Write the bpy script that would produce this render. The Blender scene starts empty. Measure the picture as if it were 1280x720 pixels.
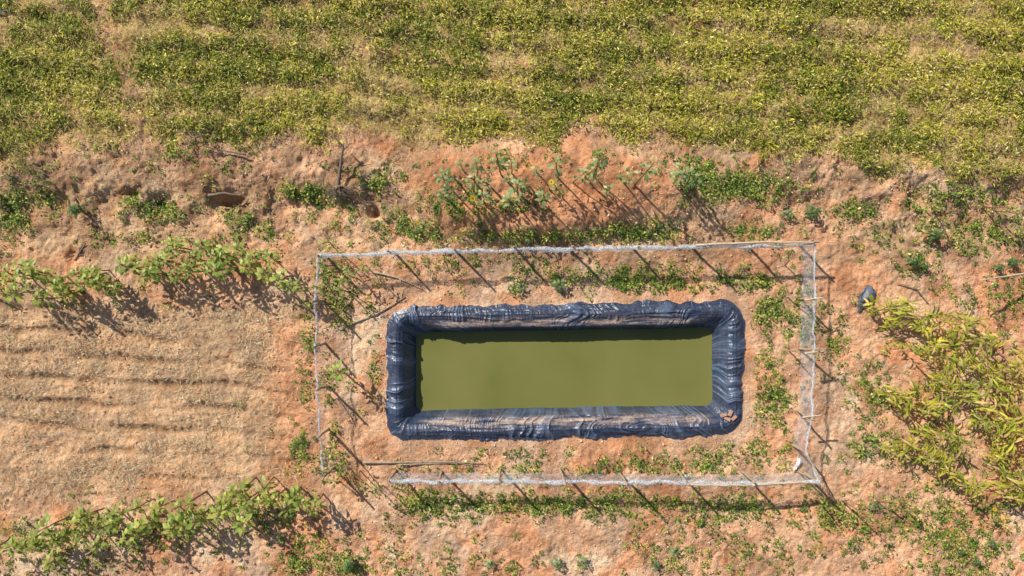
import bpy, bmesh, math, numpy as np
from mathutils import Vector
rng=np.random.default_rng(11)
S=32.0; H=26.67
sc=bpy.context.scene
def W(px,py,z=0.0):
    f=(H-z)/H
    return ((px-640)/S*f,(360-py)/S*f)
# ---------------------------------------------------------------- noise
def hash2(ix,iy,seed):
    n=(ix.astype(np.int64)*374761393+iy.astype(np.int64)*668265263+seed*144269504)&0xffffffff
    n=((n^(n>>13))*1274126177)&0xffffffff
    n=n^(n>>16)
    return (n&0xffff)/65535.0
def vn(x,y,seed=0):
    x=np.asarray(x,float);y=np.asarray(y,float)
    x,y=np.broadcast_arrays(x,y)
    ix=np.floor(x);iy=np.floor(y);fx=x-ix;fy=y-iy
    fx=fx*fx*(3-2*fx);fy=fy*fy*(3-2*fy)
    a=hash2(ix,iy,seed);b=hash2(ix+1,iy,seed);c=hash2(ix,iy+1,seed);d=hash2(ix+1,iy+1,seed)
    return (a*(1-fx)+b*fx)*(1-fy)+(c*(1-fx)+d*fx)*fy
def fbm(x,y,o=4,seed=0):
    s=0;a=1;t=0
    for i in range(o):
        s=s+a*vn(x*2**i+13.7*i,y*2**i-7.1*i,seed+i);t+=a;a*=.55
    return s/t
def sst(a,b,x):
    t=np.clip((x-a)/(b-a),0,1);return t*t*(3-2*t)
# ---------------------------------------------------------------- layout fields
CX,CY=2.08,-3.23; SH=0.016
def pond_d(x,y):
    yc=y-SH*(x-CX)-CY; r=.5
    qx=np.abs(x-CX)-(6.54-r);qy=np.abs(yc)-(2.2-r)
    return np.hypot(np.maximum(qx,0),np.maximum(qy,0))+np.minimum(np.maximum(qx,qy),0)-r
def edge_py(px):
    return np.interp(px,[-400,0,150,350,480,600,800,900,1050,1280,1700],[215,203,190,168,176,172,160,182,205,232,250])
def fieldmask(x,y):
    px=640+x*S;py=360-y*S
    e=edge_py(px)+(fbm(x*.7,y*.7,3,5)-.5)*50
    return sst(14,-14,py-e)
def track(x,y):
    px=640+x*S;py=360-y*S
    c=128+py*.40
    a=np.exp(-((px-c-22*(vn(x*.0+1,y*.8,3)-.5))/19)**2)*sst(215,185,py)
    # faint trampled lines
    l1=np.exp(-((py-(48+.10*(px-250))-14*(vn(px/90.,px*0,4)-.5))/6)**2)*sst(220,300,px)*sst(820,640,px)*.75
    l2=np.exp(-((py-(150-.03*px)-16*(vn(px/110.,px*0,6)-.5))/5)**2)*sst(300,240,px)*.6
    l3=np.exp(-((py-(20+.12*(px-800))-18*(vn(px/100.,px*0,8)-.5))/7)**2)*sst(760,860,px)*.75
    return np.clip(a+l1+l2+l3,0,1)
def leftfield(x,y):
    px=640+x*S;py=360-y*S
    return sst(395,330,px+(fbm(x,y,3,9)-.5)*60)*sst(360,400,py+ (px-150)*-.02)*sst(650,600,py+px*.09)
def furrow(x,y):
    ph=(y+.05*x-.45*(fbm(x*.25,y*.22,3,8)-.5)*2+.10*(vn(x*1.5,y*1.5,81)-.5))/.9
    f=np.abs((ph%1)-.5)*2
    brk=sst(.35,.62,fbm(x*.5,y*1.1,3,14))
    return sst(.45,.97,f)*(.2+.8*brk),f
def moundm(x,y):
    px=640+x*S;py=360-y*S
    a=np.hypot((px-680)/190,(py-240)/62)
    return sst(1.15,.6,a+(fbm(x*.6,y*.6,3,21)-.5)*.35)
def hgt(x,y,detail=True):
    px=640+x*S;py=360-y*S
    d=pond_d(x,y)
    h=(fbm(x*.25,y*.25,3,1)-.5)*.25
    ln=(fbm(x*.5,x*0+2,3,31)-.5)*60
    w=sst(850,1000,px)+sst(520,440,px)
    w=np.clip(w,0,1)
    h=h+.5*sst(290,200,py+ln*.7)*(.35+.65*w)
    tr=np.exp(-((py-250-ln*.5)/15)**2)*w
    h=h-.20*tr*sst(.42,.62,fbm(x*.9,y*.3,3,41))
    h=h+.55*moundm(x,y)
    lf=leftfield(x,y)
    fu,_=furrow(x,y)
    h=h+lf*(.03-.12*fu)
    fm=fieldmask(x,y)
    ph2=(y+.06*x+.35*(fbm(x*.2,y*.2,2,18)-.5))/1.05*2*np.pi
    h=h+fm*.05*np.sin(ph2)
    for (cx,cy,rx,ry,dep) in [(165,243,11,7,.4),(200,252,8,6,.2),(285,252,15,7,.35),(468,266,7,7,.35),(90,318,6,14,.2),(12,280,20,26,.2)]:
        h=h-dep*np.exp(-(((px-cx)/rx)**2+((py-cy)/ry)**2)**1.5)
    if detail:
        amp=.12+.13*w*sst(180,205,py)*sst(330,290,py)+.08*moundm(x,y)
        h=h+amp*(fbm(x*1.6,y*1.6,4,50)-.5)*1.4
        r=np.abs(fbm(x*3.2,y*3.2,3,60)-.5)*2
        h=h+(.08)*(.4-r)*(1-.3*lf)
        h=h+.04*(vn(x*8,y*8,70)-.5)+.03*(vn(x*16,y*16,71)-.5)
    k=sst(1.3,.5,d)
    base=np.interp(d,[-.36,-.12,.05,.2,.4,.9,1.5],[-1.8,-.02,.14,.12,.03,.0,0])
    flat=h*.35
    h=h*(1-k)+(flat*sst(.25,1.0,d)+base)*k
    return h
# ---------------------------------------------------------------- mesh helper
def mk(name,V,F,mat,col=None,uv=None,smooth=False,parent=None):
    V=np.asarray(V,np.float32);F=np.asarray(F,np.int32)
    me=bpy.data.meshes.new(name)
    nf,k=F.shape
    me.vertices.add(len(V));me.vertices.foreach_set("co",V.ravel())
    me.loops.add(nf*k);me.loops.foreach_set("vertex_index",F.ravel())
    me.polygons.add(nf);me.polygons.foreach_set("loop_start",np.arange(0,nf*k,k,dtype=np.int32))
    me.update(calc_edges=True)
    if smooth: me.polygons.foreach_set("use_smooth",np.ones(nf,bool))
    if col is not None:
        a=me.color_attributes.new("Col",'FLOAT_COLOR','POINT')
        c=np.ones((len(V),4),np.float32);c[:,:3]=col
        a.data.foreach_set("color",c.ravel())
    if uv is not None:
        l=me.uv_layers.new(name="UVMap")
        l.data.foreach_set("uv",np.asarray(uv,np.float32)[F.ravel()].ravel())
    me.materials.append(mat)
    ob=bpy.data.objects.new(name,me);sc.collection.objects.link(ob)
    if parent: ob.parent=parent
    return ob
def empty(name,loc=(0,0,0)):
    e=bpy.data.objects.new(name,None);e.location=loc;sc.collection.objects.link(e);return e
# ---------------------------------------------------------------- materials
def newmat(n):
    m=bpy.data.materials.new(n);m.use_nodes=True
    nt=m.node_tree;b=nt.nodes["Principled BSDF"];return m,nt,b
def N(nt,t,**kw):
    n=nt.nodes.new(t)
    for k,v in kw.items(): setattr(n,k,v)
    return n
def attr(nt,name="Col"):
    return N(nt,'ShaderNodeAttribute',attribute_name=name)
def noise(nt,scale,det=6,rough=.6,vec=None):
    n=N(nt,'ShaderNodeTexNoise');n.inputs['Scale'].default_value=scale;n.inputs['Detail'].default_value=det;n.inputs['Roughness'].default_value=rough
    if vec is not None: nt.links.new(vec,n.inputs['Vector'])
    return n
def ramp(nt,fac,stops):
    r=N(nt,'ShaderNodeValToRGB');e=r.color_ramp.elements
    while len(e)<len(stops): e.new(.5)
    for i,(p,c) in enumerate(stops):
        e[i].position=p;e[i].color=(*c,1) if len(c)==3 else c
    nt.links.new(fac,r.inputs[0]);return r
def mix(nt,mode,fac,a,b):
    m=N(nt,'ShaderNodeMix',data_type='RGBA',blend_type=mode)
    for s,v in ((0,fac),(6,a),(7,b)):
        if isinstance(v,bpy.types.NodeSocket): nt.links.new(v,m.inputs[s])
        else: m.inputs[s].default_value=v if s==0 else (*v,1)
    return m.outputs[2]
def g(v): return (v,v,v)

def ground_mat():
    m,nt,b=newmat("soil")
    geo=N(nt,'ShaderNodeNewGeometry');P=geo.outputs['Position']
    c=attr(nt).outputs['Color']
    n2=noise(nt,9,3,.72,P);n3=noise(nt,34,2,.7,P)
    v2=ramp(nt,n2.outputs[0],[(.3,g(.58)),(.45,g(1.0)),(.72,g(1.28))]).outputs[0]
    c=mix(nt,'MULTIPLY',.9,c,v2)
    f=ramp(nt,n3.outputs[0],[(.56,g(0)),(.7,g(.45))]).outputs[0]
    c=mix(nt,'MIX',f,c,(.84,.62,.43))
    f=ramp(nt,n3.outputs[0],[(.3,g(.75)),(.44,g(0))]).outputs[0]
    c=mix(nt,'MULTIPLY',f,c,(.42,.34,.28))
    nt.links.new(c,b.inputs['Base Color']);b.inputs['Roughness'].default_value=.95
    b.inputs['Specular IOR Level'].default_value=.1
    bp=N(nt,'ShaderNodeBump');bp.inputs['Strength'].default_value=.85;bp.inputs['Distance'].default_value=.06
    ad=N(nt,'ShaderNodeMath',operation='MULTIPLY_ADD');nt.links.new(n2.outputs[0],ad.inputs[0]);ad.inputs[1].default_value=1.6;nt.links.new(n3.outputs[0],ad.inputs[2])
    nt.links.new(ad.outputs[0],bp.inputs['Height']);nt.links.new(bp.outputs[0],b.inputs['Normal'])
    return m
def leaf_mat(name,trans=.3,rough=.55,var=.0,spec=.35):
    m,nt,b=newmat(name)
    c=attr(nt).outputs['Color']
    if var>0:
        oi=N(nt,'ShaderNodeObjectInfo')
        v=ramp(nt,oi.outputs['Random'],[(0,(1-var,1-var*.8,1-var)),(1,(1+var*1.2,1+var*.7,1+var*.3))]).outputs[0]
        c=mix(nt,'MULTIPLY',1.0,c,v)
    nt.links.new(c,b.inputs['Base Color']);b.inputs['Roughness'].default_value=rough
    b.inputs['Specular IOR Level'].default_value=spec
    if trans>0:
        t=N(nt,'ShaderNodeBsdfTranslucent');nt.links.new(c,t.inputs[0])
        ms=N(nt,'ShaderNodeMixShader');ms.inputs[0].default_value=trans
        nt.links.new(b.outputs[0],ms.inputs[1]);nt.links.new(t.outputs[0],ms.inputs[2])
        nt.links.new(ms.outputs[0],nt.nodes['Material Output'].inputs[0])
    return m
def wood_mat(name,c1,c2):
    m,nt,b=newmat(name)
    tc=N(nt,'ShaderNodeTexCoord');n=noise(nt,14,5,.7,tc.outputs['Object'])
    c=ramp(nt,n.outputs[0],[(.3,c1),(.7,c2)]).outputs[0]
    nt.links.new(c,b.inputs['Base Color']);b.inputs['Roughness'].default_value=.85
    bp=N(nt,'ShaderNodeBump');bp.inputs['Strength'].default_value=.5;bp.inputs['Distance'].default_value=.02
    nt.links.new(n.outputs[0],bp.inputs['Height']);nt.links.new(bp.outputs[0],b.inputs['Normal']);return m
M_soil=ground_mat()
M_leaf=leaf_mat("field_leaf",0,.6,0,.2)
M_plant=leaf_mat("broad_leaf",.28,.42,.2)
M_straw=leaf_mat("straw",0,.8,0,.1)
M_wood=wood_mat("weathered_wood",(.22,.15,.09),(.58,.45,.32))
M_wood2=wood_mat("dead_wood",(.10,.07,.05),(.34,.25,.18))
M_pale=wood_mat("pale_wood",(.42,.32,.21),(.74,.61,.45))
# ---------------------------------------------------------------- ground
def axis(a,b,st,far):
    c=np.arange(a,b+1e-6,st);o=[];s=st;p=b
    while p<far:
        s*=1.25;p+=s;o.append(p)
    o=np.array(o);return np.concatenate([(a-(o-b))[::-1],c,o])
xs=axis(-23.5,23.5,.052,420);ys=axis(-13.8,13.8,.052,420)
X,Y=np.meshgrid(xs,ys);x=X.ravel();y=Y.ravel()
near=sst(60,25,np.maximum(np.abs(x),np.abs(y)*1.4))
z=hgt(np.clip(x,-80,80),np.clip(y,-80,80))
z=z*np.maximum(near,.25)
px=640+x*S;py=360-y*S
soil=np.array([.80,.465,.275]);red=np.array([.66,.30,.145]);tan=np.array([.76,.51,.30]);brown=np.array([.42,.255,.14]);under=np.array([.54,.37,.16])
def lay(c,k,t): return c*(1-k[:,None])+t*k[:,None]
C=np.tile(soil,(len(x),1))
nn=fbm(x*.45,y*.45,4,80)
C=lay(C,sst(.48,.66,nn)*.6,np.array([.87,.61,.41]))
C=lay(C,sst(.5,.35,fbm(x*.8,y*.8,4,81))*.7,red*1.12)
bank=sst(345,300,py)
C=lay(C,bank*sst(.35,.6,fbm(x*.5,y*.9,4,83))*.8,brown*1.15)
C=lay(C,bank*sst(.5,.7,fbm(x*.6,y*1.1,4,87))*.75,tan)
C=lay(C,moundm(x,y)*.8,red*1.1)
C=lay(C,leftfield(x,y)*.85,tan*np.array([.93,.90,.88]))
fu,_=furrow(x,y)
C=lay(C,leftfield(x,y)*fu*.65,brown*.85)
C=lay(C,np.exp(-((px-365)/26)**2)*sst(380,420,py)*sst(640,590,py)*.6,red*1.15)
C=lay(C,fieldmask(x,y)*(1-track(x,y)*.8),under)
C=C*(.76+.46*sst(.3,.7,fbm(x*1.3,y*1.3,5,88)))[:,None]
kk=sst(.5,.62,fbm(x*3.1,y*3.1,4,95))*.6
C=C*(1-kk[:,None]*(1-np.array([1,.84,.70])))
far=np.maximum(np.abs(x)-23.5,np.abs(y)-13.8)
C=lay(C,sst(0,6,far)*.7*sst(.4,.6,fbm(x*.1,y*.1,4,5)),np.array([.22,.24,.06]))
C=np.clip(C,.01,.93)
nx=len(xs);ny=len(ys)
i=np.arange(nx*ny).reshape(ny,nx)
F=np.stack([i[:-1,:-1],i[:-1,1:],i[1:,1:],i[1:,:-1]],-1).reshape(-1,4)
mk("ground",np.stack([x,y,z],1),F,M_soil,col=C,smooth=True)
# ---------------------------------------------------------------- liner + water
hx,hy,rc=6.54,2.2,.5
ncor=70
Ltop=2*(hx-rc);Lside=2*(hy-rc)
nt_=int(Ltop/.016);ns_=int(Lside/.016)
par=[];u=0
for sidx,(n,L) in enumerate([(nt_,Ltop),(ns_,Lside),(nt_,Ltop),(ns_,Lside)]):
    for k in range(n): par.append((sidx,k/n,-1,u+L*k/n))
    u+=L
    for k in range(ncor): par.append((sidx,1,k/ncor,u+.95*k/ncor))
    u+=.95
par=np.array(par)
sid=par[:,0].astype(int);fr=par[:,1];an=par[:,2];U=par[:,3]
def ring(d):
    r=np.maximum(.28,rc+d)*np.ones_like(U);ex=hx+d;ey=hy+d
    a0=np.array([math.pi/2,0,-math.pi/2,-math.pi])[sid]
    sx=np.choose(sid,[-(ex-r),ex,(ex-r),-ex]);sy=np.choose(sid,[ey,(ey-r),-ey,-(ey-r)])
    tx=np.choose(sid,[(ex-r),ex,-(ex-r),-ex]);ty=np.choose(sid,[ey,-(ey-r),-ey,(ey-r)])
    X=sx+(tx-sx)*fr;Y=sy+(ty-sy)*fr
    c=an>=0
    ang=a0-np.clip(an,0,1)*math.pi/2
    cx=np.choose(sid,[ex-r,ex-r,-(ex-r),-(ex-r)]);cy=np.choose(sid,[ey-r,-(ey-r),-(ey-r),ey-r])
    X=np.where(c,cx+r*np.cos(ang),X);Y=np.where(c,cy+r*np.sin(ang),Y)
    return X,Y
ds=np.concatenate([np.linspace(.42,-.2,36),np.linspace(-.22,-.75,30),np.linspace(-.8,-1.15,5)])
long_=np.where((sid%2==0)&(an<0),np.clip(np.minimum(fr,1-fr)*Ltop/1.2,0,1),0)
Vs=[];UV=[];CO=[]
def rid(a): return 1-np.abs(2*a-1)
for t,d in enumerate(ds):
    lon=long_
    Uw=U+ .5*(fbm(U*.8,d*1.8+U*0,2,3)-.5)*(1+1.5*lon)+d*lon*1.1*(vn(U*.6,U*0,77)-.5)*2
    m1=sst(.35,.75,vn(U*1.1,d*1.1+U*0,15));m2=sst(.3,.8,vn(U*1.9,d*2+U*0,25))
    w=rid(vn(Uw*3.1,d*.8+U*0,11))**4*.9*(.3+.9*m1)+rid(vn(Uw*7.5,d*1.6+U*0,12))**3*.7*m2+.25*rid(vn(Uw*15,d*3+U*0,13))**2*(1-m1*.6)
    w2=rid(fbm(U*.7,d*5+.3*U,3,16))**3*lon*.7
    amp=np.interp(d,[-.8,-.6,-.2,0,.2,.42],[.03,.045,.065,.06,.07,.06])*(1-.1*lon)
    disp=(w-.3)*amp+(w2-.2)*.06
    pS=np.interp(d,[-1.15,-.65,-.5,-.2,-.08,.05,.18,.30,.42],[-1.5,-.62,-.33,.12,.21,.23,.18,.09,.03])
    pL=np.interp(d,[-1.15,-.65,-.44,-.2,-.08,.05,.18,.30,.42],[-1.5,-.62,.07,.13,.19,.23,.18,.09,.03])
    prof=pS*(1-lon)+pL*lon
    dd=d+(disp*.6 if d>.1 else -disp*.5)
    if d>.1: dd=dd+(d-.1)/.32*((fbm(U*1.3,U*0,3,19)-.5)*.24+(vn(U*6,U*0,20)-.5)*.09)
    Xr,Yr=ring(dd)
    Zr=prof+disp*(1.1 if d>-.2 else .7)+ (fbm(U*.5,U*0,2,23)-.5)*.05
    Xw=Xr+CX;Yw=Yr+CY+SH*Xr
    gz_=hgt(Xw,Yw)
    if d>.2: Zr=np.maximum(Zr,gz_+.012)
    Vs.append(np.stack([Xw,Yw,Zr],1));UV.append(np.stack([U,d+U*0],1))
    k=lon*np.exp(-((d+.28)/.14)**2)*np.where(sid==2,1.1,.95)+lon*np.exp(-((d+.02)/.08)**2)*.10
    k=k+.07
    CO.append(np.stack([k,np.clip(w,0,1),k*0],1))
n=len(U);T=len(ds)
idx=np.arange(n*T).reshape(T,n);nx_=np.roll(idx,-1,1)
F=np.stack([idx[:-1],idx[1:],nx_[1:],nx_[:-1]],-1).reshape(-1,4)
m,nt,b=newmat("black_plastic_liner")
uvn=N(nt,'ShaderNodeUVMap',uv_map="UVMap")
mp=N(nt,'ShaderNodeMapping');mp.inputs['Scale'].default_value=(.5,6,1);nt.links.new(uvn.outputs[0],mp.inputs[0])
nz=noise(nt,1.4,4,.6,mp.outputs[0]);geo=N(nt,'ShaderNodeNewGeometry');nz2=noise(nt,9,4,.7,geo.outputs['Position'])
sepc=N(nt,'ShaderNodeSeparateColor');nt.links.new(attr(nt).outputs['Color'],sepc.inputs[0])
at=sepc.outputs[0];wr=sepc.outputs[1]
mu=N(nt,'ShaderNodeMath',operation='MULTIPLY');r1=ramp(nt,nz.outputs[0],[(.38,g(0)),(.58,g(1))]).outputs[0]
nt.links.new(r1,mu.inputs[0]);nt.links.new(at,mu.inputs[1])
r2=ramp(nt,nz2.outputs[0],[(.35,g(.4)),(.6,g(1))]).outputs[0]
mu2=N(nt,'ShaderNodeMath',operation='MULTIPLY',use_clamp=True);nt.links.new(mu.outputs[0],mu2.inputs[0]);nt.links.new(r2,mu2.inputs[1])
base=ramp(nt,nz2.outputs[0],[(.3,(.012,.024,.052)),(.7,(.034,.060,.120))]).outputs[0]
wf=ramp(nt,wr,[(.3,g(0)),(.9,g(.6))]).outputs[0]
base=mix(nt,'MIX',wf,base,(.12,.17,.27))  # paler blue on wrinkle ridges: fold highlights painted into the base colour
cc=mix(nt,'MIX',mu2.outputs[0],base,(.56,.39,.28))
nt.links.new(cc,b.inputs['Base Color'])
rr=N(nt,'ShaderNodeMapRange');nt.links.new(mu2.outputs[0],rr.inputs[0]);rr.inputs[3].default_value=.33;rr.inputs[4].default_value=.8
nt.links.new(rr.outputs[0],b.inputs['Roughness'])
b.inputs['Specular IOR Level'].default_value=.7
nb2=noise(nt,7,3,.6,geo.outputs['Position'])
bp=N(nt,'ShaderNodeBump');bp.inputs['Strength'].default_value=.6;bp.inputs['Distance'].default_value=.05
nt.links.new(nb2.outputs[0],bp.inputs['Height']);nt.links.new(bp.outputs[0],b.inputs['Normal'])
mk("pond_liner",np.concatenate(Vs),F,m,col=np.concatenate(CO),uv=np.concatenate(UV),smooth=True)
# water
m,nt,b=newmat("pond_water")
geo=N(nt,'ShaderNodeNewGeometry');nz=noise(nt,.3,3,.5,geo.outputs['Position'])
c=ramp(nt,nz.outputs[0],[(.3,(.175,.180,.050)),(.7,(.235,.224,.068))]).outputs[0]
nt.links.new(c,b.inputs['Base Color']);b.inputs['Roughness'].default_value=.1
b.inputs['IOR'].default_value=1.33
nw=noise(nt,5,2,.5,geo.outputs['Position']);bp=N(nt,'ShaderNodeBump');bp.inputs['Strength'].default_value=.05;bp.inputs['Distance'].default_value=.05
nt.links.new(nw.outputs[0],bp.inputs['Height']);nt.links.new(bp.outputs[0],b.inputs['Normal'])
gx=np.linspace(-5.98,5.98,60);gy=np.linspace(-1.62,1.62,20);A,B=np.meshgrid(gx,gy)
ii=np.arange(A.size).reshape(A.shape)
F=np.stack([ii[:-1,:-1],ii[:-1,1:],ii[1:,1:],ii[1:,:-1]],-1).reshape(-1,4)
mk("water",np.stack([A.ravel()+CX,B.ravel()+CY+SH*A.ravel(),A.ravel()*0-.6],1),F,m,smooth=True)
# ---------------------------------------------------------------- small leaves (vectorised)
def nrm(v): return v/np.maximum(np.linalg.norm(v,axis=1,keepdims=True),1e-6)
def leaves(p,az,el,L,Wd,droop=.25):
    n=len(p)
    d=np.stack([np.cos(az)*np.cos(el),np.sin(az)*np.cos(el),np.sin(el)],1)
    s=np.stack([-np.sin(az),np.cos(az),rng.normal(0,.35,n)],1);s=nrm(s)
    L=L[:,None];Wd=Wd[:,None]
    mid=p+d*L*.5
    tip=p+d*L;tip[:,2]-=L[:,0]*droop
    V=np.stack([p,mid+s*Wd*.5,tip,mid-s*Wd*.5],1).reshape(-1,3)
    F=np.arange(4*n).reshape(n,4)
    return V,F
def pick(cols,w,n,jit=.22):
    cols=np.array(cols);k=rng.choice(len(cols),n,p=np.array(w)/sum(w))
    c=cols[k]*(1+rng.normal(0,jit,(n,1)))*(1+rng.normal(0,.05,(n,3)))
    return np.clip(c,.005,.9)
def clumps(cx,cy,R,Hh,nl,ll,lw,coln,name,mat):
    rep=np.repeat(np.arange(len(cx)),nl);n=len(rep)
    r=R[rep]*np.sqrt(rng.random(n));a=rng.random(n)*2*np.pi
    x=cx[rep]+r*np.cos(a);y=cy[rep]+r*np.sin(a)
    top=Hh[rep]*(1-.7*(r/R[rep])**2)
    zz=hgt(x,y)+top*rng.random(n)**.6+.01
    az=a+rng.normal(0,.9,n);el=rng.normal(.25,.45,n)
    L=rng.uniform(*ll,n)*(.7+.6*R[rep]/R.max());Wd=L*rng.uniform(*lw,n)
    V,F=leaves(np.stack([x,y,zz],1),az,el,L,Wd)
    col=coln(x,y,rep,n)
    return mk(name,V,F,mat,col=np.repeat(col,4,0))
# top field
N0=21000
cx=rng.uniform(-23,23,N0);cy=rng.uniform(3.5,13.4,N0)
dens=fieldmask(cx,cy)*(1-.95*track(cx,cy))
def covf(x,y):
    ph2=(y+.06*x+.35*(fbm(x*.2,y*.2,2,18)-.5))/1.05*2*np.pi
    return fbm(x*.35,y*.9,4,101)*.5+fbm(x*1.5,y*2.2,3,131)*.5+.025*np.sin(ph2)-.03*sst(3,18,x)
dens=dens*(.08+.92*sst(.39,.51,covf(cx,cy)))
k=rng.random(N0)<dens;cx=cx[k];cy=cy[k]
hue=fbm(cx*.35,cy*.6,3,120)*.6+fbm(cx*1.6,cy*1.9,3,127)*.4
br_=rng.uniform(.62,1.25,len(cx))
def cfield(x,y,rep,n):
    t=np.clip((hue[rep]-.5)*4.6+.45+.012*(x+3),0,1)
    r=rng.random(n)
    c=np.where((r<(1-t)*.80)[:,None],np.array((.165,.22,.02)),np.where((r<.84)[:,None],np.array((.46,.44,.038)),np.array((.68,.56,.08))))
    s=rng.random(n)<.06+.24*t
    c=np.where(s[:,None],np.array((.80,.58,.24)),c)
    return np.clip(c*(1+rng.normal(0,.25,(n,1)))*br_[rep][:,None],.01,.92)
clumps(cx,cy,.07+.24*rng.random(len(cx))**1.4,rng.uniform(.05,.42,len(cx)),26,(.07,.18),(.11,.30),cfield,"field_crop",M_leaf)
print("field clumps",len(cx))
def straw(name,n,area,densf,cols,w,L=(.08,.28),wd=(.008,.02),hz=.06,elv=.2):
    x=rng.uniform(area[0],area[1],n);y=rng.uniform(area[2],area[3],n)
    k=(rng.random(n)<densf(x,y))&(pond_d(x,y)>.55);x=x[k];y=y[k];n=len(x)
    z=hgt(x,y)+rng.random(n)*hz+.012
    V,F=leaves(np.stack([x,y,z],1),rng.random(n)*6.283,rng.normal(.05,elv,n),rng.uniform(*L,n),rng.uniform(*wd,n),.1)
    return mk(name,V,F,M_straw,col=np.repeat(pick(cols,w,n),4,0))
sc_=[(.84,.66,.42),(.70,.48,.27),(.30,.19,.10)]
straw("field_straw",65000,(-23,23,3.5,13.4),lambda x,y:fieldmask(x,y)*(.35+.65*sst(.5,.38,covf(x,y))),[(.80,.66,.28),(.7,.56,.2),(.6,.55,.08)],[3,2,2],hz=.24,elv=.4)
straw("stubble_straw",60000,(-23.5,-7,-10,0),lambda x,y:leftfield(x,y)*(1-.8*furrow(x,y)[0])*(.25+.75*sst(.4,.6,fbm(x*.8,y*.8,3,139))),sc_,[4,3,2],hz=.05)
def do(x,y):
    return (1-fieldmask(x,y))*(1-leftfield(x,y))*(1-.7*moundm(x,y))*(sst(.44,.64,fbm(x*.7,y*.7,4,140)))*(.15+.85*sst(0,2.5,y))
straw("dry_grass",85000,(-23.5,23.5,-13.5,7),do,sc_,[3,3,2],hz=.05)
# soil clods
n=18000
x=rng.uniform(-23.5,23.5,n);y=rng.uniform(-13.5,7.5,n);k=(fieldmask(x,y)<.5)&(pond_d(x,y)>.5)&(rng.random(n)<.3+.7*sst(.45,.6,fbm(x*.8,y*.8,3,150)));x=x[k];y=y[k];n=len(x)
s=.012+.045*rng.random(n)**3
o=np.array([[1,0,0],[0,1,0],[-1,0,0],[0,-1,0],[0,0,.8],[0,0,-.8]])
V=(o[None]*(1+rng.normal(0,.25,(n,6,3)))*s[:,None,None]);a=rng.random(n)*6.28
V=np.stack([V[...,0]*np.cos(a)[:,None]-V[...,1]*np.sin(a)[:,None],V[...,0]*np.sin(a)[:,None]+V[...,1]*np.cos(a)[:,None],V[...,2]],-1)
V+=np.stack([x,y,hgt(x,y)+s*.3],1)[:,None]
ft=np.array([[0,1,4],[1,2,4],[2,3,4],[3,0,4],[1,0,5],[2,1,5],[3,2,5],[0,3,5]])
F=(np.arange(n)[:,None,None]*6+ft[None]).reshape(-1,3)
mk("soil_clods",V.reshape(-1,3),F,M_straw,col=np.repeat(pick([(.76,.46,.28),(.64,.35,.19),(.82,.60,.42)],[4,3,1],n,.15),6,0))
# ---------------------------------------------------------------- weeds
WP=[(830,350,50,14,64),(790,352,20,12,30),(700,348,40,12,24),(650,356,8,8,6),(415,350,14,24,24),(428,385,12,20,18),(412,470,8,26,9),(418,560,14,26,18),(380,440,10,40,18),(375,560,10,22,24),
(970,500,14,28,38),(985,400,22,30,34),(960,390,12,12,14),(935,350,30,12,26),(1085,490,22,34,38),(1045,420,14,30,16),(960,440,12,60,20),
(600,632,70,12,60),(690,630,50,10,50),(800,630,70,12,66),(920,634,45,14,54),(530,628,22,14,40),(650,590,60,8,12),(800,583,80,10,30),(900,575,40,12,18),(620,572,60,8,10),
(520,700,120,18,36),(860,690,120,22,44),(1210,690,60,26,80),(1120,650,60,22,50),(1040,640,30,18,28),(1215,640,50,20,36),
(525,290,20,10,28),(580,296,30,5,14),(640,296,24,6,18),(700,297,30,6,20),(790,293,34,6,40),(830,285,20,10,16),(930,290,14,6,8),(950,290,20,5,10),
(915,235,45,12,120),(870,215,22,12,34),(380,243,20,8,40),(300,272,20,10,22),(200,262,28,10,36),(170,250,14,6,14),(15,270,16,24,54),(60,250,30,20,24),(470,230,12,8,14),(480,280,30,14,14),(420,262,30,16,16),
(180,300,50,10,18),(300,298,40,10,16),(1080,265,30,14,20),(1180,250,60,14,46),(1230,290,40,20,56),(1147,328,16,10,14),(1100,300,30,16,14),(1160,285,12,9,12),
(60,365,60,12,14),(1200,360,40,20,10),(170,690,60,14,14),(330,645,50,18,44),(60,690,50,20,36),(200,668,70,16,44),(120,655,60,10,18),(400,690,40,20,26),(435,705,14,8,22),(370,700,20,14,14),
(1060,690,40,20,18),(700,200,140,12,30),(560,260,30,16,22),(640,255,40,16,20),(250,200,80,16,20),(600,330,100,8,24),(1240,380,40,20,20),(950,560,30,14,18),(1085,560,20,10,14),(1200,520,80,90,60),(470,440,10,60,12)]
wx=[];wy=[]
for (a,b_,sx,sy,c_) in WP:
    q=int(c_*1.5)
    X_,Y_=W(a+rng.normal(0,sx*.75,q),b_+rng.normal(0,sy*.75,q));wx.append(X_);wy.append(Y_)
q=1700;X_=rng.uniform(-23.5,23.5,q);Y_=rng.uniform(-13.5,5.2,q)
kk=rng.random(q)<sst(.42,.62,fbm(X_*.5,Y_*.5,3,160))*(1-.96*leftfield(X_,Y_))
wx.append(X_[kk]);wy.append(Y_[kk]);wx=np.concatenate(wx);wy=np.concatenate(wy)
kk=pond_d(wx,wy)>.75;wx=wx[kk];wy=wy[kk]
wh=rng.random(len(wx))
def cweed(x,y,rep,n):
    t=wh[rep]
    c=np.where((t<.4)[:,None],np.array((.10,.18,.028)),np.where((t<.75)[:,None],np.array((.19,.29,.04)),np.array((.38,.40,.065))))
    r=rng.random(n)
    c=np.where((r<.1)[:,None],np.array((.55,.46,.16)),c)
    return np.clip(c*(1+rng.normal(0,.28,(n,1))),.01,.9)
rr_=.05+.21*rng.random(len(wx))**1.9
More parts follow.
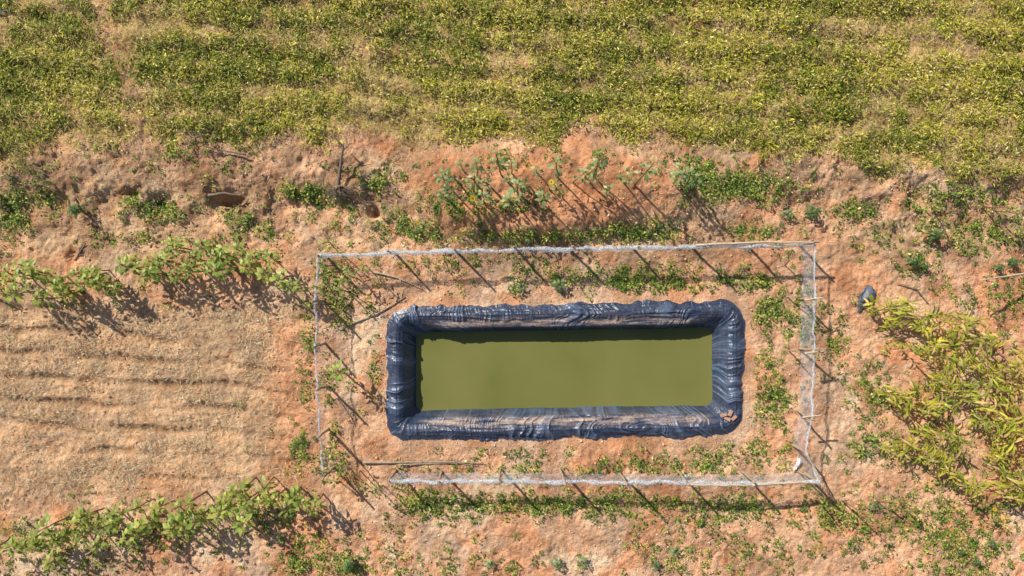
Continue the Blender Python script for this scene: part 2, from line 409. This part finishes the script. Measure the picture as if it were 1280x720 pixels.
clumps(wx,wy,rr_,rr_*rng.uniform(.4,1.7,len(wx)),24,(.04,.125),(.3,.65),cweed,"weeds",M_leaf)
# ---------------------------------------------------------------- tubes / blades
class MB:
    def __init__(s): s.V=[];s.F=[];s.C=[];s.n=0
    def add(s,V,F,c):
        V=np.asarray(V,float);F=np.asarray(F);s.V.append(V);s.F.append(F+s.n);s.C.append(np.tile(c,(len(V),1)) if np.ndim(c)==1 else c);s.n+=len(V)
    def tube(s,pts,rad,c,k=6):
        pts=np.asarray(pts,float);n=len(pts);rad=np.broadcast_to(rad,(n,))
        t=np.gradient(pts,axis=0);t=nrm(t)
        ref=np.array([0,0,1.]) if abs(t[:,2]).mean()<.8 else np.array([1.,0,0])
        a=nrm(np.cross(t,ref));b=np.cross(t,a)
        an=np.arange(k)/k*2*np.pi
        V=(pts[:,None]+rad[:,None,None]*(a[:,None]*np.cos(an)[None,:,None]+b[:,None]*np.sin(an)[None,:,None])).reshape(-1,3)
        i=np.arange(n*k).reshape(n,k);j=np.roll(i,-1,1)
        F=np.stack([i[:-1],j[:-1],j[1:],i[1:]],-1).reshape(-1,4)
        V=np.concatenate([V,pts[-1:],pts[:1]])
        s.add(V,F,c)
        q=[[i[-1][m],i[-1][(m+1)%k],i[-1][(m+2)%k],n*k] for m in range(0,k,2)]
        q+= [[i[0][m],n*k+1,i[0][(m+2)%k],i[0][(m+1)%k]] for m in range(0,k,2)]
        s.F.append(np.array(q)+s.n-len(V))
    def blade(s,p,az,el,L,Wd,droop,c,seg=5,kind='heart',fold=.15):
        t=np.linspace(0,1,seg+1)
        ang=el-droop*t
        st=L/seg
        dx=np.concatenate([[0],np.cumsum(np.cos(ang[:-1])*st)]);dz=np.concatenate([[0],np.cumsum(np.sin(ang[:-1])*st)])
        c0=np.stack([p[0]+dx*np.cos(az),p[1]+dx*np.sin(az),p[2]+dz],1)
        if kind=='heart': w=np.interp(t,[0,.12,.35,.7,1],[.25,.8,1,.55,.02])
        elif kind=='oval': w=np.interp(t,[0,.2,.5,.8,1],[.15,.75,1,.7,.02])
        else: w=np.interp(t,[0,.2,.6,1],[.6,1,.75,.02])
        w=w*Wd*.5*(1+rng.normal(0,.08,seg+1))
        side=np.array([-np.sin(az),np.cos(az),0]);up=fold+rng.normal(0,.05)
        l=c0+side*w[:,None];r=c0-side*w[:,None];l[:,2]+=w*up;r[:,2]+=w*up
        V=np.stack([l,c0,r],1).reshape(-1,3)
        F=[]
        for i in range(seg):
            for j in (0,1): F.append([3*i+j,3*i+j+1,3*i+4+j,3*i+3+j])
        s.add(V,F,np.clip(np.array(c)*(1+rng.normal(0,.05,3)),.005,.9))
    def mesh(s,name,mat,smooth=False):
        ob=mk(name,np.concatenate(s.V),np.concatenate(s.F),mat,col=np.concatenate(s.C),smooth=smooth);return ob
def lerp(a,b,t): return tuple(np.array(a)*(1-t)+np.array(b)*t)
def broad_plant(h,nl,ls,colA,colB,flower=False,lean=.1,stemc=(.2,.17,.08),f0=.42,sr=.026):
    m=MB();lx,ly=rng.normal(0,lean,2)
    t=np.linspace(0,1,7);pts=np.stack([lx*t**2*h,ly*t**2*h,t*h],1)
    pts[1:-1,:2]+=rng.normal(0,.012,(5,2))
    m.tube(pts,np.linspace(sr,sr*.5,7),np.array(stemc))
    ga=rng.random()*6.28
    for i in range(nl):
        f=f0+(1-f0)*(i+.7)/nl
        f=min(f,1)
        q=np.array([np.interp(f,t,pts[:,j]) for j in range(3)])
        ga+=2.4+rng.normal(0,.3)
        pl=ls*rng.uniform(.4,.9)*(1.15-f*.6);e=rng.uniform(.1,.7)
        e2=q+np.array([math.cos(ga)*math.cos(e),math.sin(ga)*math.cos(e),math.sin(e)])*pl
        m.tube([q,(q+e2)/2+[0,0,.02],e2],[.006,.005,.004],np.array(colA)*1.2,4)
        c=lerp(colA,colB,rng.random()**.9)
        if f<.6 and rng.random()<.3: c=(.50,.36,.15)
        L=ls*rng.uniform(.7,1.15)*(1.25-f*.5)
        m.blade(e2,ga+rng.normal(0,.2),rng.uniform(-.3,.35),L,L*rng.uniform(.36,.60),rng.uniform(.4,1.6),c)
    if flower:
        top=pts[-1]
        for r_ in range(2):
            for a in np.linspace(0,6.28,15,endpoint=False): m.blade(top+[.03*math.cos(a),.03*math.sin(a),.02],a+r_*.2,.35-.2*r_,.085,.035,.5,(.75,.52,.03),3,'oval')
        a=np.linspace(0,6.28,13)[:-1]
        V=[top+[.04*math.cos(q),.04*math.sin(q),.035] for q in a]+[top+[0,0,.055]]
        m.add(V,[[i,(i+1)%12,(i+2)%12,12] for i in range(0,12,2)],np.array((.30,.18,.02)))
    return m
def maize(h,colA,colB):
    m=MB();lx,ly=rng.normal(0,.15,2);t=np.linspace(0,1,7);pts=np.stack([lx*t**2*h,ly*t**2*h,t*h],1)
    m.tube(pts,np.linspace(.02,.008,7),np.array((.34,.33,.10)))
    a0=rng.random()*3.14
    nl=rng.integers(12,17)
    for i in range(nl):
        f=.2+.8*(i+.5)/nl;q=np.array([np.interp(f,t,pts[:,j]) for j in range(3)])
        a=a0+(i%2)*math.pi+rng.normal(0,.7);c=lerp(colA,colB,rng.random()**.8)
        if rng.random()<.14: c=(.70,.52,.22)
        m.blade(q,a,rng.uniform(.2,.9),rng.uniform(.30,.58),rng.uniform(.06,.10),rng.uniform(.7,1.8),c,6,'oval',.25)
    return m
def place(protos,name,px,py,z=1.0,s=1.,sz=1.,rot=None,tilt=.08):
    X_,Y_=W(px,py,z)
    src=protos[rng.integers(len(protos))]
    ob=bpy.data.objects.new(name,src);sc.collection.objects.link(ob)
    ob.location=(X_,Y_,float(hgt(np.array([X_]),np.array([Y_]))[0])-.03)
    ob.rotation_euler=(rng.normal(0,tilt),rng.normal(0,tilt),rng.random()*6.28 if rot is None else rot)
    k=s*rng.uniform(.85,1.15);ob.scale=(k,k,k*sz);return ob
def proto(n,fn):
    r=[]
    for i in range(n):
        o=fn().mesh("proto",M_plant);me=o.data;bpy.data.objects.remove(o);r.append(me)
    return r
LG=(.52,.57,.14)
P_row=proto(10,lambda:broad_plant(rng.uniform(1.5,1.95),rng.integers(15,21),.36,(.17,.26,.04),LG,f0=.58,stemc=(.28,.18,.09),sr=.036,lean=.08))
P_sun=proto(6,lambda:broad_plant(rng.uniform(1.4,1.9),rng.integers(10,15),.27,(.16,.25,.08),(.42,.52,.25),lean=.13,f0=.55,stemc=(.25,.25,.1),sr=.032))
P_sunf=proto(4,lambda:broad_plant(rng.uniform(1.4,1.7),rng.integers(9,13),.24,(.14,.22,.045),(.38,.46,.14),True,lean=.12,f0=.45))
P_mz=proto(10,lambda:maize(rng.uniform(1.0,1.5),(.20,.27,.03),(.68,.63,.09)))
P_low=proto(4,lambda:broad_plant(.35,16,.20,(.12,.22,.08),(.30,.42,.20),lean=.1))
P_shrub=proto(4,lambda:broad_plant(.55,46,.15,(.08,.16,.055),(.22,.34,.12),lean=.1,f0=.2))
P_bare=proto(5,lambda:broad_plant(rng.uniform(1.3,1.8),9,.22,(.16,.24,.05),LG,lean=.15,stemc=(.28,.18,.10),f0=.6))
def row(lst,z,s):
    for a,b_ in lst:
        place(P_row,"sunflower_plant",a+rng.normal(0,3),b_+rng.normal(0,5),z,s)
row([(2,350),(14,364),(22,352),(30,344),(40,360),(46,350),(62,350),(70,358),(76,342),(92,352),(98,344),(104,338),(112,352),(120,344),(132,352),(150,318),(157,334),(164,328),(180,320),(186,340),(192,334),(200,326),(206,316),(218,308),(225,330),(232,320),(246,308),(252,334),(258,324),(270,314),(276,336),(282,328),(296,312),(302,332),(308,326),(322,318),(328,340),(335,330),(348,342),(362,350),(-20,352),(-60,350),(-100,356),(180,348),(60,366),(236,338),(210,344)],1.65,.9)
row([(6,692),(22,678),(30,696),(38,688),(52,668),(60,682),(66,678),(82,662),(90,670),(98,652),(112,664),(120,658),(128,652),(144,658),(152,664),(158,646),(174,654),(182,660),(190,642),(206,652),(214,658),(222,644),(238,636),(244,652),(252,646),(268,630),(276,648),(284,640),(300,614),(306,634),(314,622),(326,608),(332,624),(338,630),(352,642),(360,628),(368,632),(386,642),(-30,690),(-70,700),(-110,700),(120,682),(170,674),(60,700),(296,654),(230,664)],1.6,.92)
for a,b_ in [(566,218),(558,245),(594,212),(604,250),(626,212),(634,218),(648,240),(657,246),(672,208),(735,215),(745,212),(640,210),(852,222),(862,230),(548,238),(680,250),(800,225),(612,228),(720,222),(575,205),(765,235),(700,215),(870,222),(590,235),(665,228),(780,215),(560,230),(646,248),(740,220),(856,218)]:
    place(P_sun,"sunflower_plant",a,b_,1.9,.98)
for a,b_ in [(706,243),(532,283),(583,246)]:
    place(P_sunf,"sunflower_plant",a,b_,1.7,.9)
for a,b_ in [(405,330),(412,352),(430,335),(400,300),(440,350),(402,380),(410,505),(1040,640),(1075,640),(1120,640),(1150,640),(470,620),(415,595),(410,560),(1000,330),(1255,255),(1190,255),(1275,260),(420,318),(408,366),(412,615),(420,590),(440,600),(425,365),(448,330)]:
    place(P_bare,"castor_plant",a,b_,1.4,.9)
place(P_row,"sunflower_plant",414,470,1.6,.95)
mzpos=[]
poly=[(1095,380),(1135,378),(1215,395),(1285,430),(1330,470),(1350,640),(1290,635),(1215,605),(1150,585),(1115,560),(1120,500),(1165,480),(1170,455),(1140,430)]
def inpoly(a,b):
    c=False;j=len(poly)-1
    for i in range(len(poly)):
        xi,yi=poly[i];xj,yj=poly[j]
        if (yi>b)!=(yj>b) and a<(xj-xi)*(b-yi)/(yj-yi)+xi: c=not c
        j=i
    return c
tries=0
while len(mzpos)<125 and tries<9000:
    tries+=1
    a=rng.uniform(1090,1350);b_=rng.uniform(378,640)
    if not inpoly(a,b_): continue
    if any((a-q[0])**2+(b_-q[1])**2<12.5**2 for q in mzpos): continue
    if vn(np.array([a/24.]),np.array([b_/24.]),7)[0]<.36: continue
    mzpos.append((a,b_));place(P_mz,"maize_plant",a,b_,1.3,.92,rot=rng.random()*6.28,tilt=.15)
for a,b_ in [(697,705),(727,704),(610,705),(652,357),(818,705),(845,690),(1090,632),(700,355),(985,268)]:
    place(P_low,"castor_seedling",a,b_,.2,1.0)
for a,b_,s in [(97,262,1.3),(1015,264,1.25),(1162,292,1.2),(1140,328,1.1),(1156,332,.9),(1268,330,1.1),(1250,333,.8),(660,300,.6),(435,705,1.1),(1240,680,.7),(1200,690,.8),(1220,700,.8),(860,232,.8),(520,288,.7),(775,290,.6),(810,290,.6),(745,288,.5)]:
    place(P_shrub,"leafy_shrub",a,b_,.3,s)
for a,b_ in [(1250,660),(1228,632)]: place(P_sunf,"sunflower_plant",a,b_,.9,.7)
# ---------------------------------------------------------------- fence
fence=empty("net_fence")
FH=1.3
def gz(X_,Y_): return float(hgt(np.array([X_]),np.array([Y_]))[0])
pk=0
def post(px,py,h,r=.055,lean=.05):
    global pk
    X_,Y_=W(px,py,h*.93);z=gz(X_,Y_);m=MB();t=np.linspace(0,1,8)
    q=np.stack([X_+np.cumsum(rng.normal(0,.012,8))+t*rng.normal(0,lean),Y_+np.cumsum(rng.normal(0,.012,8))+t*rng.normal(0,lean),z-.15+t*(h+.15)],1)
    q[-1]=q[-2]+(q[-1]-q[-2])
    m.tube(q,np.linspace(r,r*.65,8)*(1+rng.normal(0,.07,8)),np.array((.3,.2,.1)),8)
    o=m.mesh("post_%d"%pk,M_wood,True);o.parent=fence;pk+=1;return q[-1]
tops=[(397,318,1.45),(485,314,1.5),(566,312,1.6),(646,310,1.55),(716,309,1.5),(800,308,1.45),(880,306,1.75),(952,306,1.45),(1020,305,1.5)]
right=[(1019,375,1.4),(1018,440,1.5),(1016,521,1.5),(1008,566,1.35),(1026,603,1.6)]
bott=[(487,601,1.45),(546,603,1.5),(625,602,1.85),(704,603,1.8),(782,604,1.7),(862,604,1.75),(947,605,1.85)]
left=[(393,376,1.5),(394,432,1.4),(396,491,1.7),(399,545,1.5),(404,598,1.7)]
for L_ in (tops,right,bott,left):
    for p in L_: post(*p)
post(1012,600,1.3,.03);post(1000,372,1.35,.03,.3);post(1004,443,1.3,.03,.25);post(410,590,1.5,.03,.2)
m,nt,b=newmat("fishing_net")
uvn=N(nt,'ShaderNodeUVMap',uv_map="UVMap");sp=N(nt,'ShaderNodeSeparateXYZ');nt.links.new(uvn.outputs[0],sp.inputs[0])
def wires(sock):
    a=N(nt,'ShaderNodeMath',operation='FRACT');mm=N(nt,'ShaderNodeMath',operation='MULTIPLY');mm.inputs[1].default_value=18
    nt.links.new(sock,mm.inputs[0]);nt.links.new(mm.outputs[0],a.inputs[0])
    l=N(nt,'ShaderNodeMath',operation='LESS_THAN');nt.links.new(a.outputs[0],l.inputs[0]);l.inputs[1].default_value=.11;return l.outputs[0]
mx=N(nt,'ShaderNodeMath',operation='MAXIMUM');nt.links.new(wires(sp.outputs[0]),mx.inputs[0]);nt.links.new(wires(sp.outputs[1]),mx.inputs[1])
nt.links.new(mx.outputs[0],b.inputs['Alpha']);b.inputs['Base Color'].default_value=(.60,.70,.80,1);b.inputs['Roughness'].default_value=.5
M_net=m
m,nt,b=newmat("bunched_net")
geo=N(nt,'ShaderNodeNewGeometry');n_=noise(nt,16,3,.7,geo.outputs['Position'])
c=ramp(nt,n_.outputs[0],[(.3,(.32,.38,.46)),(.5,(.66,.72,.78)),(.7,(.88,.88,.87))]).outputs[0];nt.links.new(c,b.inputs['Base Color']);b.inputs['Roughness'].default_value=.6
n2=noise(nt,40,2,.7,geo.outputs['Position']);mr=N(nt,'ShaderNodeMath',operation='GREATER_THAN');nt.links.new(n2.outputs[0],mr.inputs[0]);mr.inputs[1].default_value=.52
nt.links.new(mr.outputs[0],b.inputs['Alpha'])
M_bunch=m
nk=0
def net(path,bunch=.045,h0=FH):
    global nk
    P_=np.array([W(a,b_,h0) for a,b_ in path]);seg=np.hypot(*np.diff(P_,axis=0).T);cum=np.concatenate([[0],np.cumsum(seg)])
    s_=np.arange(0,cum[-1],.06);X_=np.interp(s_,cum,P_[:,0]);Y_=np.interp(s_,cum,P_[:,1])
    ph=np.interp(s_,cum,np.arange(len(cum)));sag=.10*np.abs(np.sin(ph*np.pi))
    tx=np.gradient(X_);ty=np.gradient(Y_);l=np.hypot(tx,ty);nxn=-ty/l;nyn=tx/l
    top=h0-sag+(fbm(s_*1.2,s_*0,3,200+nk)-.5)*.1
    R=16;V=[];UVs=[]
    for r in range(R):
        f=r/(R-1)
        off=(fbm(s_*1.5,f*1.5+s_*0,3,210+nk)-.5)*.30*np.sin(f*3.0)+(vn(s_*5,f*3+s_*0,212)-.5)*.05
        V.append(np.stack([X_+nxn*off,Y_+nyn*off,top*(1-f)+.08*f],1));UVs.append(np.stack([s_,1.2*f+s_*0],1))
    n=len(s_);ii=np.arange(n*R).reshape(R,n)
    F=np.stack([ii[:-1,:-1],ii[:-1,1:],ii[1:,1:],ii[1:,:-1]],-1).reshape(-1,4)
    mk("net_panel_%d"%nk,np.concatenate(V),F,M_net,uv=np.concatenate(UVs),parent=fence)
    m=MB();jx=(fbm(s_*2.5,s_*0,3,220+nk)-.5)*.14
    m.tube(np.stack([X_+nxn*jx,Y_+nyn*jx,top],1),bunch*(.35+1.3*fbm(s_*3,s_*0,3,230+nk)),np.array((.6,.6,.6)),8)
    o=m.mesh("net_edge_%d"%nk,M_bunch);o.parent=fence;nk+=1
net([(t[0],t[1]+2) for t in tops],.08)
net([(1020,305)]+[(r[0],r[1]) for r in right],.04)
net([(b[0],b[1]) for b in bott]+[(1026,603)],.085)
net([(397,318)]+[(l[0],l[1]) for l in left],.035)
def rail(pts,r,mat,name,z=FH+.05):
    q=[]
    for i,(a,b_) in enumerate(pts):
        X_,Y_=W(a,b_,z);q.append((X_,Y_,z+rng.normal(0,.02)))
    q=np.array(q);t=np.linspace(0,len(q)-1,len(q)*5);Q=np.stack([np.interp(t,range(len(q)),q[:,j]) for j in range(3)],1)
    Q+=rng.normal(0,.008,Q.shape)
    m=MB();m.tube(Q,np.linspace(r,r*.6,len(Q)),np.array((.4,.3,.2)),8);o=m.mesh(name,mat,True);o.parent=fence
rail([(870,306),(950,303),(1024,303)],.05,M_pale,"rail_1")
rail([(940,606),(1000,603),(1024,604)],.05,M_pale,"rail_2")
rail([(1008,566),(1018,585),(1028,603)],.035,M_pale,"rail_3")
rail([(860,606),(900,607),(945,606)],.04,M_pale,"rail_4")
for i,(a,b_) in enumerate([(1018,373),(1018,440),(1016,520)]):
    rail([(a-12,b_+2),(a+12,b_-1)],.04,M_pale,"cross_stick_%d"%(i+1),1.35)
# ---------------------------------------------------------------- branches and debris
def branch(name,pts,r,mat=M_wood2,twigs=3,zoff=.05,tw=.5):
    q=[]
    for p in pts:
        z=p[2] if len(p)>2 else 0
        X_,Y_=W(p[0],p[1],z);q.append((X_,Y_,gz(X_,Y_)+zoff+z))
    q=np.array(q);n=max(8,len(q)*5);t=np.linspace(0,len(q)-1,n);Q=np.stack([np.interp(t,range(len(q)),q[:,j]) for j in range(3)],1)
    Q+=np.cumsum(rng.normal(0,.012,Q.shape),0)*.6
    m=MB();m.tube(Q,np.linspace(r,r*.35,n),np.array((.3,.2,.1)),6)
    for k in range(twigs):
        i=rng.integers(n//3,n-1);dr=Q[min(i+1,n-1)]-Q[i-1];a=math.atan2(dr[1],dr[0])+rng.choice([-1,1])*rng.uniform(.4,1.0)
        L=tw*rng.uniform(.5,1.2);tt=np.linspace(0,1,5)[:,None]
        T_=Q[i]+tt*np.array([math.cos(a)*L,math.sin(a)*L,rng.uniform(0,.3)*L])+rng.normal(0,.015,(5,3))
        m.tube(T_,np.linspace(r*.45,r*.15,5),np.array((.3,.2,.1)),4)
    return m.mesh(name,mat,True)
branch("dead_branch",[(468,340),(500,347),(530,361)],.04,M_pale,1)
branch("dead_branch",[(432,407),(470,392),(506,369)],.05,M_wood,3)
branch("dead_branch",[(455,577),(520,576),(605,577)],.05,M_wood,2)
branch("dead_branch",[(500,580),(560,579),(600,581)],.03,M_wood,1)
branch("dead_branch",[(1122,355),(1145,362),(1160,380)],.05,M_wood2,1)
branch("dead_branch",[(285,178),(268,172),(245,178)],.035,M_wood2,6,.15,.9)
branch("dead_branch",[(315,197),(285,192),(262,186)],.035,M_wood2,6,.15,.7)
branch("dead_branch",[(300,165),(318,160),(330,150)],.02,M_wood2,3,.15,.7)
branch("log",[(265,246),(285,243),(305,246)],.075,M_wood2,0,.25)
branch("dead_branch",[(92,325),(100,315),(108,305)],.05,M_wood2,2)
branch("leaning_pole",[(1318,338,0),(1270,343,.9),(1226,349,1.5)],.06,M_pale,0)
br=empty("uprooted_tree")
o=branch("trunk",[(425,238,.1),(430,212,.3),(434,182,.5)],.085,M_wood2,3,.05,.6);o.parent=br
for k in range(36):
    a=rng.uniform(0,6.28);L=rng.uniform(8,28)
    o=branch("root_%d"%k,[(430,236),(430+math.cos(a)*L*.8,244+abs(math.sin(a))*L*.7-8)],.026,M_wood2,3,rng.uniform(.05,.5),.35);o.parent=br
def crumple(name,px,py,w,h,colr,rough=.4,amp=.2):
    X0,Y0=W(px,py);n=14;A,B=np.meshgrid(np.linspace(-1,1,n),np.linspace(-1,1,n))
    k=1+.5*(vn(A*1.3+px,B*1.3,5)-.5)*1.6
    Xv=X0+A*w*.5*k+.1*B;Yv=Y0+B*h*.5*k*(1-.35*A)
    Z=hgt(Xv,Yv)+.03+amp*fbm(A*2.2+px,B*2.2,3,6)*(1-.6*np.maximum(abs(A),abs(B)))
    ii=np.arange(n*n).reshape(n,n);F=np.stack([ii[:-1,:-1],ii[:-1,1:],ii[1:,1:],ii[1:,:-1]],-1).reshape(-1,4)
    m,nt,b=newmat(name+"_mat");geo=N(nt,'ShaderNodeNewGeometry');q=noise(nt,20,4,.6,geo.outputs['Position'])
    c=ramp(nt,q.outputs[0],[(.35,tuple(np.array(colr)*.6)),(.65,tuple(np.array(colr)*1.25))]).outputs[0]
    nt.links.new(c,b.inputs['Base Color']);b.inputs['Roughness'].default_value=rough
    return mk(name,np.stack([Xv.ravel(),Yv.ravel(),Z.ravel()],1),F,m)
crumple("plastic_sheet",1081,373,.5,.85,(.12,.14,.18),.5,.35)
crumple("plastic_bag",995,580,.2,.4,(.7,.7,.7),amp=.25)
crumple("plastic_bag",857,597,.25,.2,(.75,.75,.75),amp=.3)
crumple("plastic_bag",12,22,.4,.12,(.8,.8,.8),amp=.3)
M_br=wood_mat("clay_brick",(.40,.2,.12),(.6,.36,.25))
for i,(a,b_,r) in enumerate([(905,519,.3),(914,517,1.1),(910,524,-.4),(918,523,.7)]):
    bm=bmesh.new();bmesh.ops.create_cube(bm,size=1);bmesh.ops.scale(bm,vec=(.24,.12,.08),verts=bm.verts);bmesh.ops.bevel(bm,geom=bm.edges[:],offset=.012,segments=2,affect='EDGES')
    for v in bm.verts: v.co+=Vector(rng.normal(0,.004,3))
    me=bpy.data.meshes.new("brick");bm.to_mesh(me);bm.free();me.materials.append(M_br)
    o=bpy.data.objects.new("brick",me);sc.collection.objects.link(o);X_,Y_=W(a,b_,.3);o.location=(X_,Y_,.24);o.rotation_euler=(rng.normal(0,.2),rng.normal(0,.2),r)
# ---------------------------------------------------------------- light, sky, camera
EL=math.radians(37)
L=bpy.data.lights.new("sun",'SUN');L.energy=5.0;L.angle=math.radians(.5);L.color=(1,.955,.87)
so=bpy.data.objects.new("sun",L);sc.collection.objects.link(so)
dv=Vector((math.cos(EL)*.69,-math.cos(EL)*.724,-math.sin(EL)));so.rotation_euler=dv.to_track_quat('-Z','Y').to_euler();so.location=(-20,20,30)
w=bpy.data.worlds.new("World");sc.world=w;w.use_nodes=True;nt=w.node_tree
sk=nt.nodes.new('ShaderNodeTexSky');sk.sky_type='NISHITA';sk.sun_disc=False;sk.sun_elevation=EL;sk.sun_rotation=math.radians(-44)
nt.links.new(sk.outputs[0],nt.nodes['Background'].inputs[0]);nt.nodes['Background'].inputs[1].default_value=.08
cam=bpy.data.cameras.new("camera");cam.lens=24;cam.sensor_width=36;cam.clip_end=2000
co=bpy.data.objects.new("camera",cam);sc.collection.objects.link(co);co.location=(0,0,H);sc.camera=co
sc.view_settings.view_transform='Standard';sc.view_settings.look='None';sc.view_settings.exposure=0
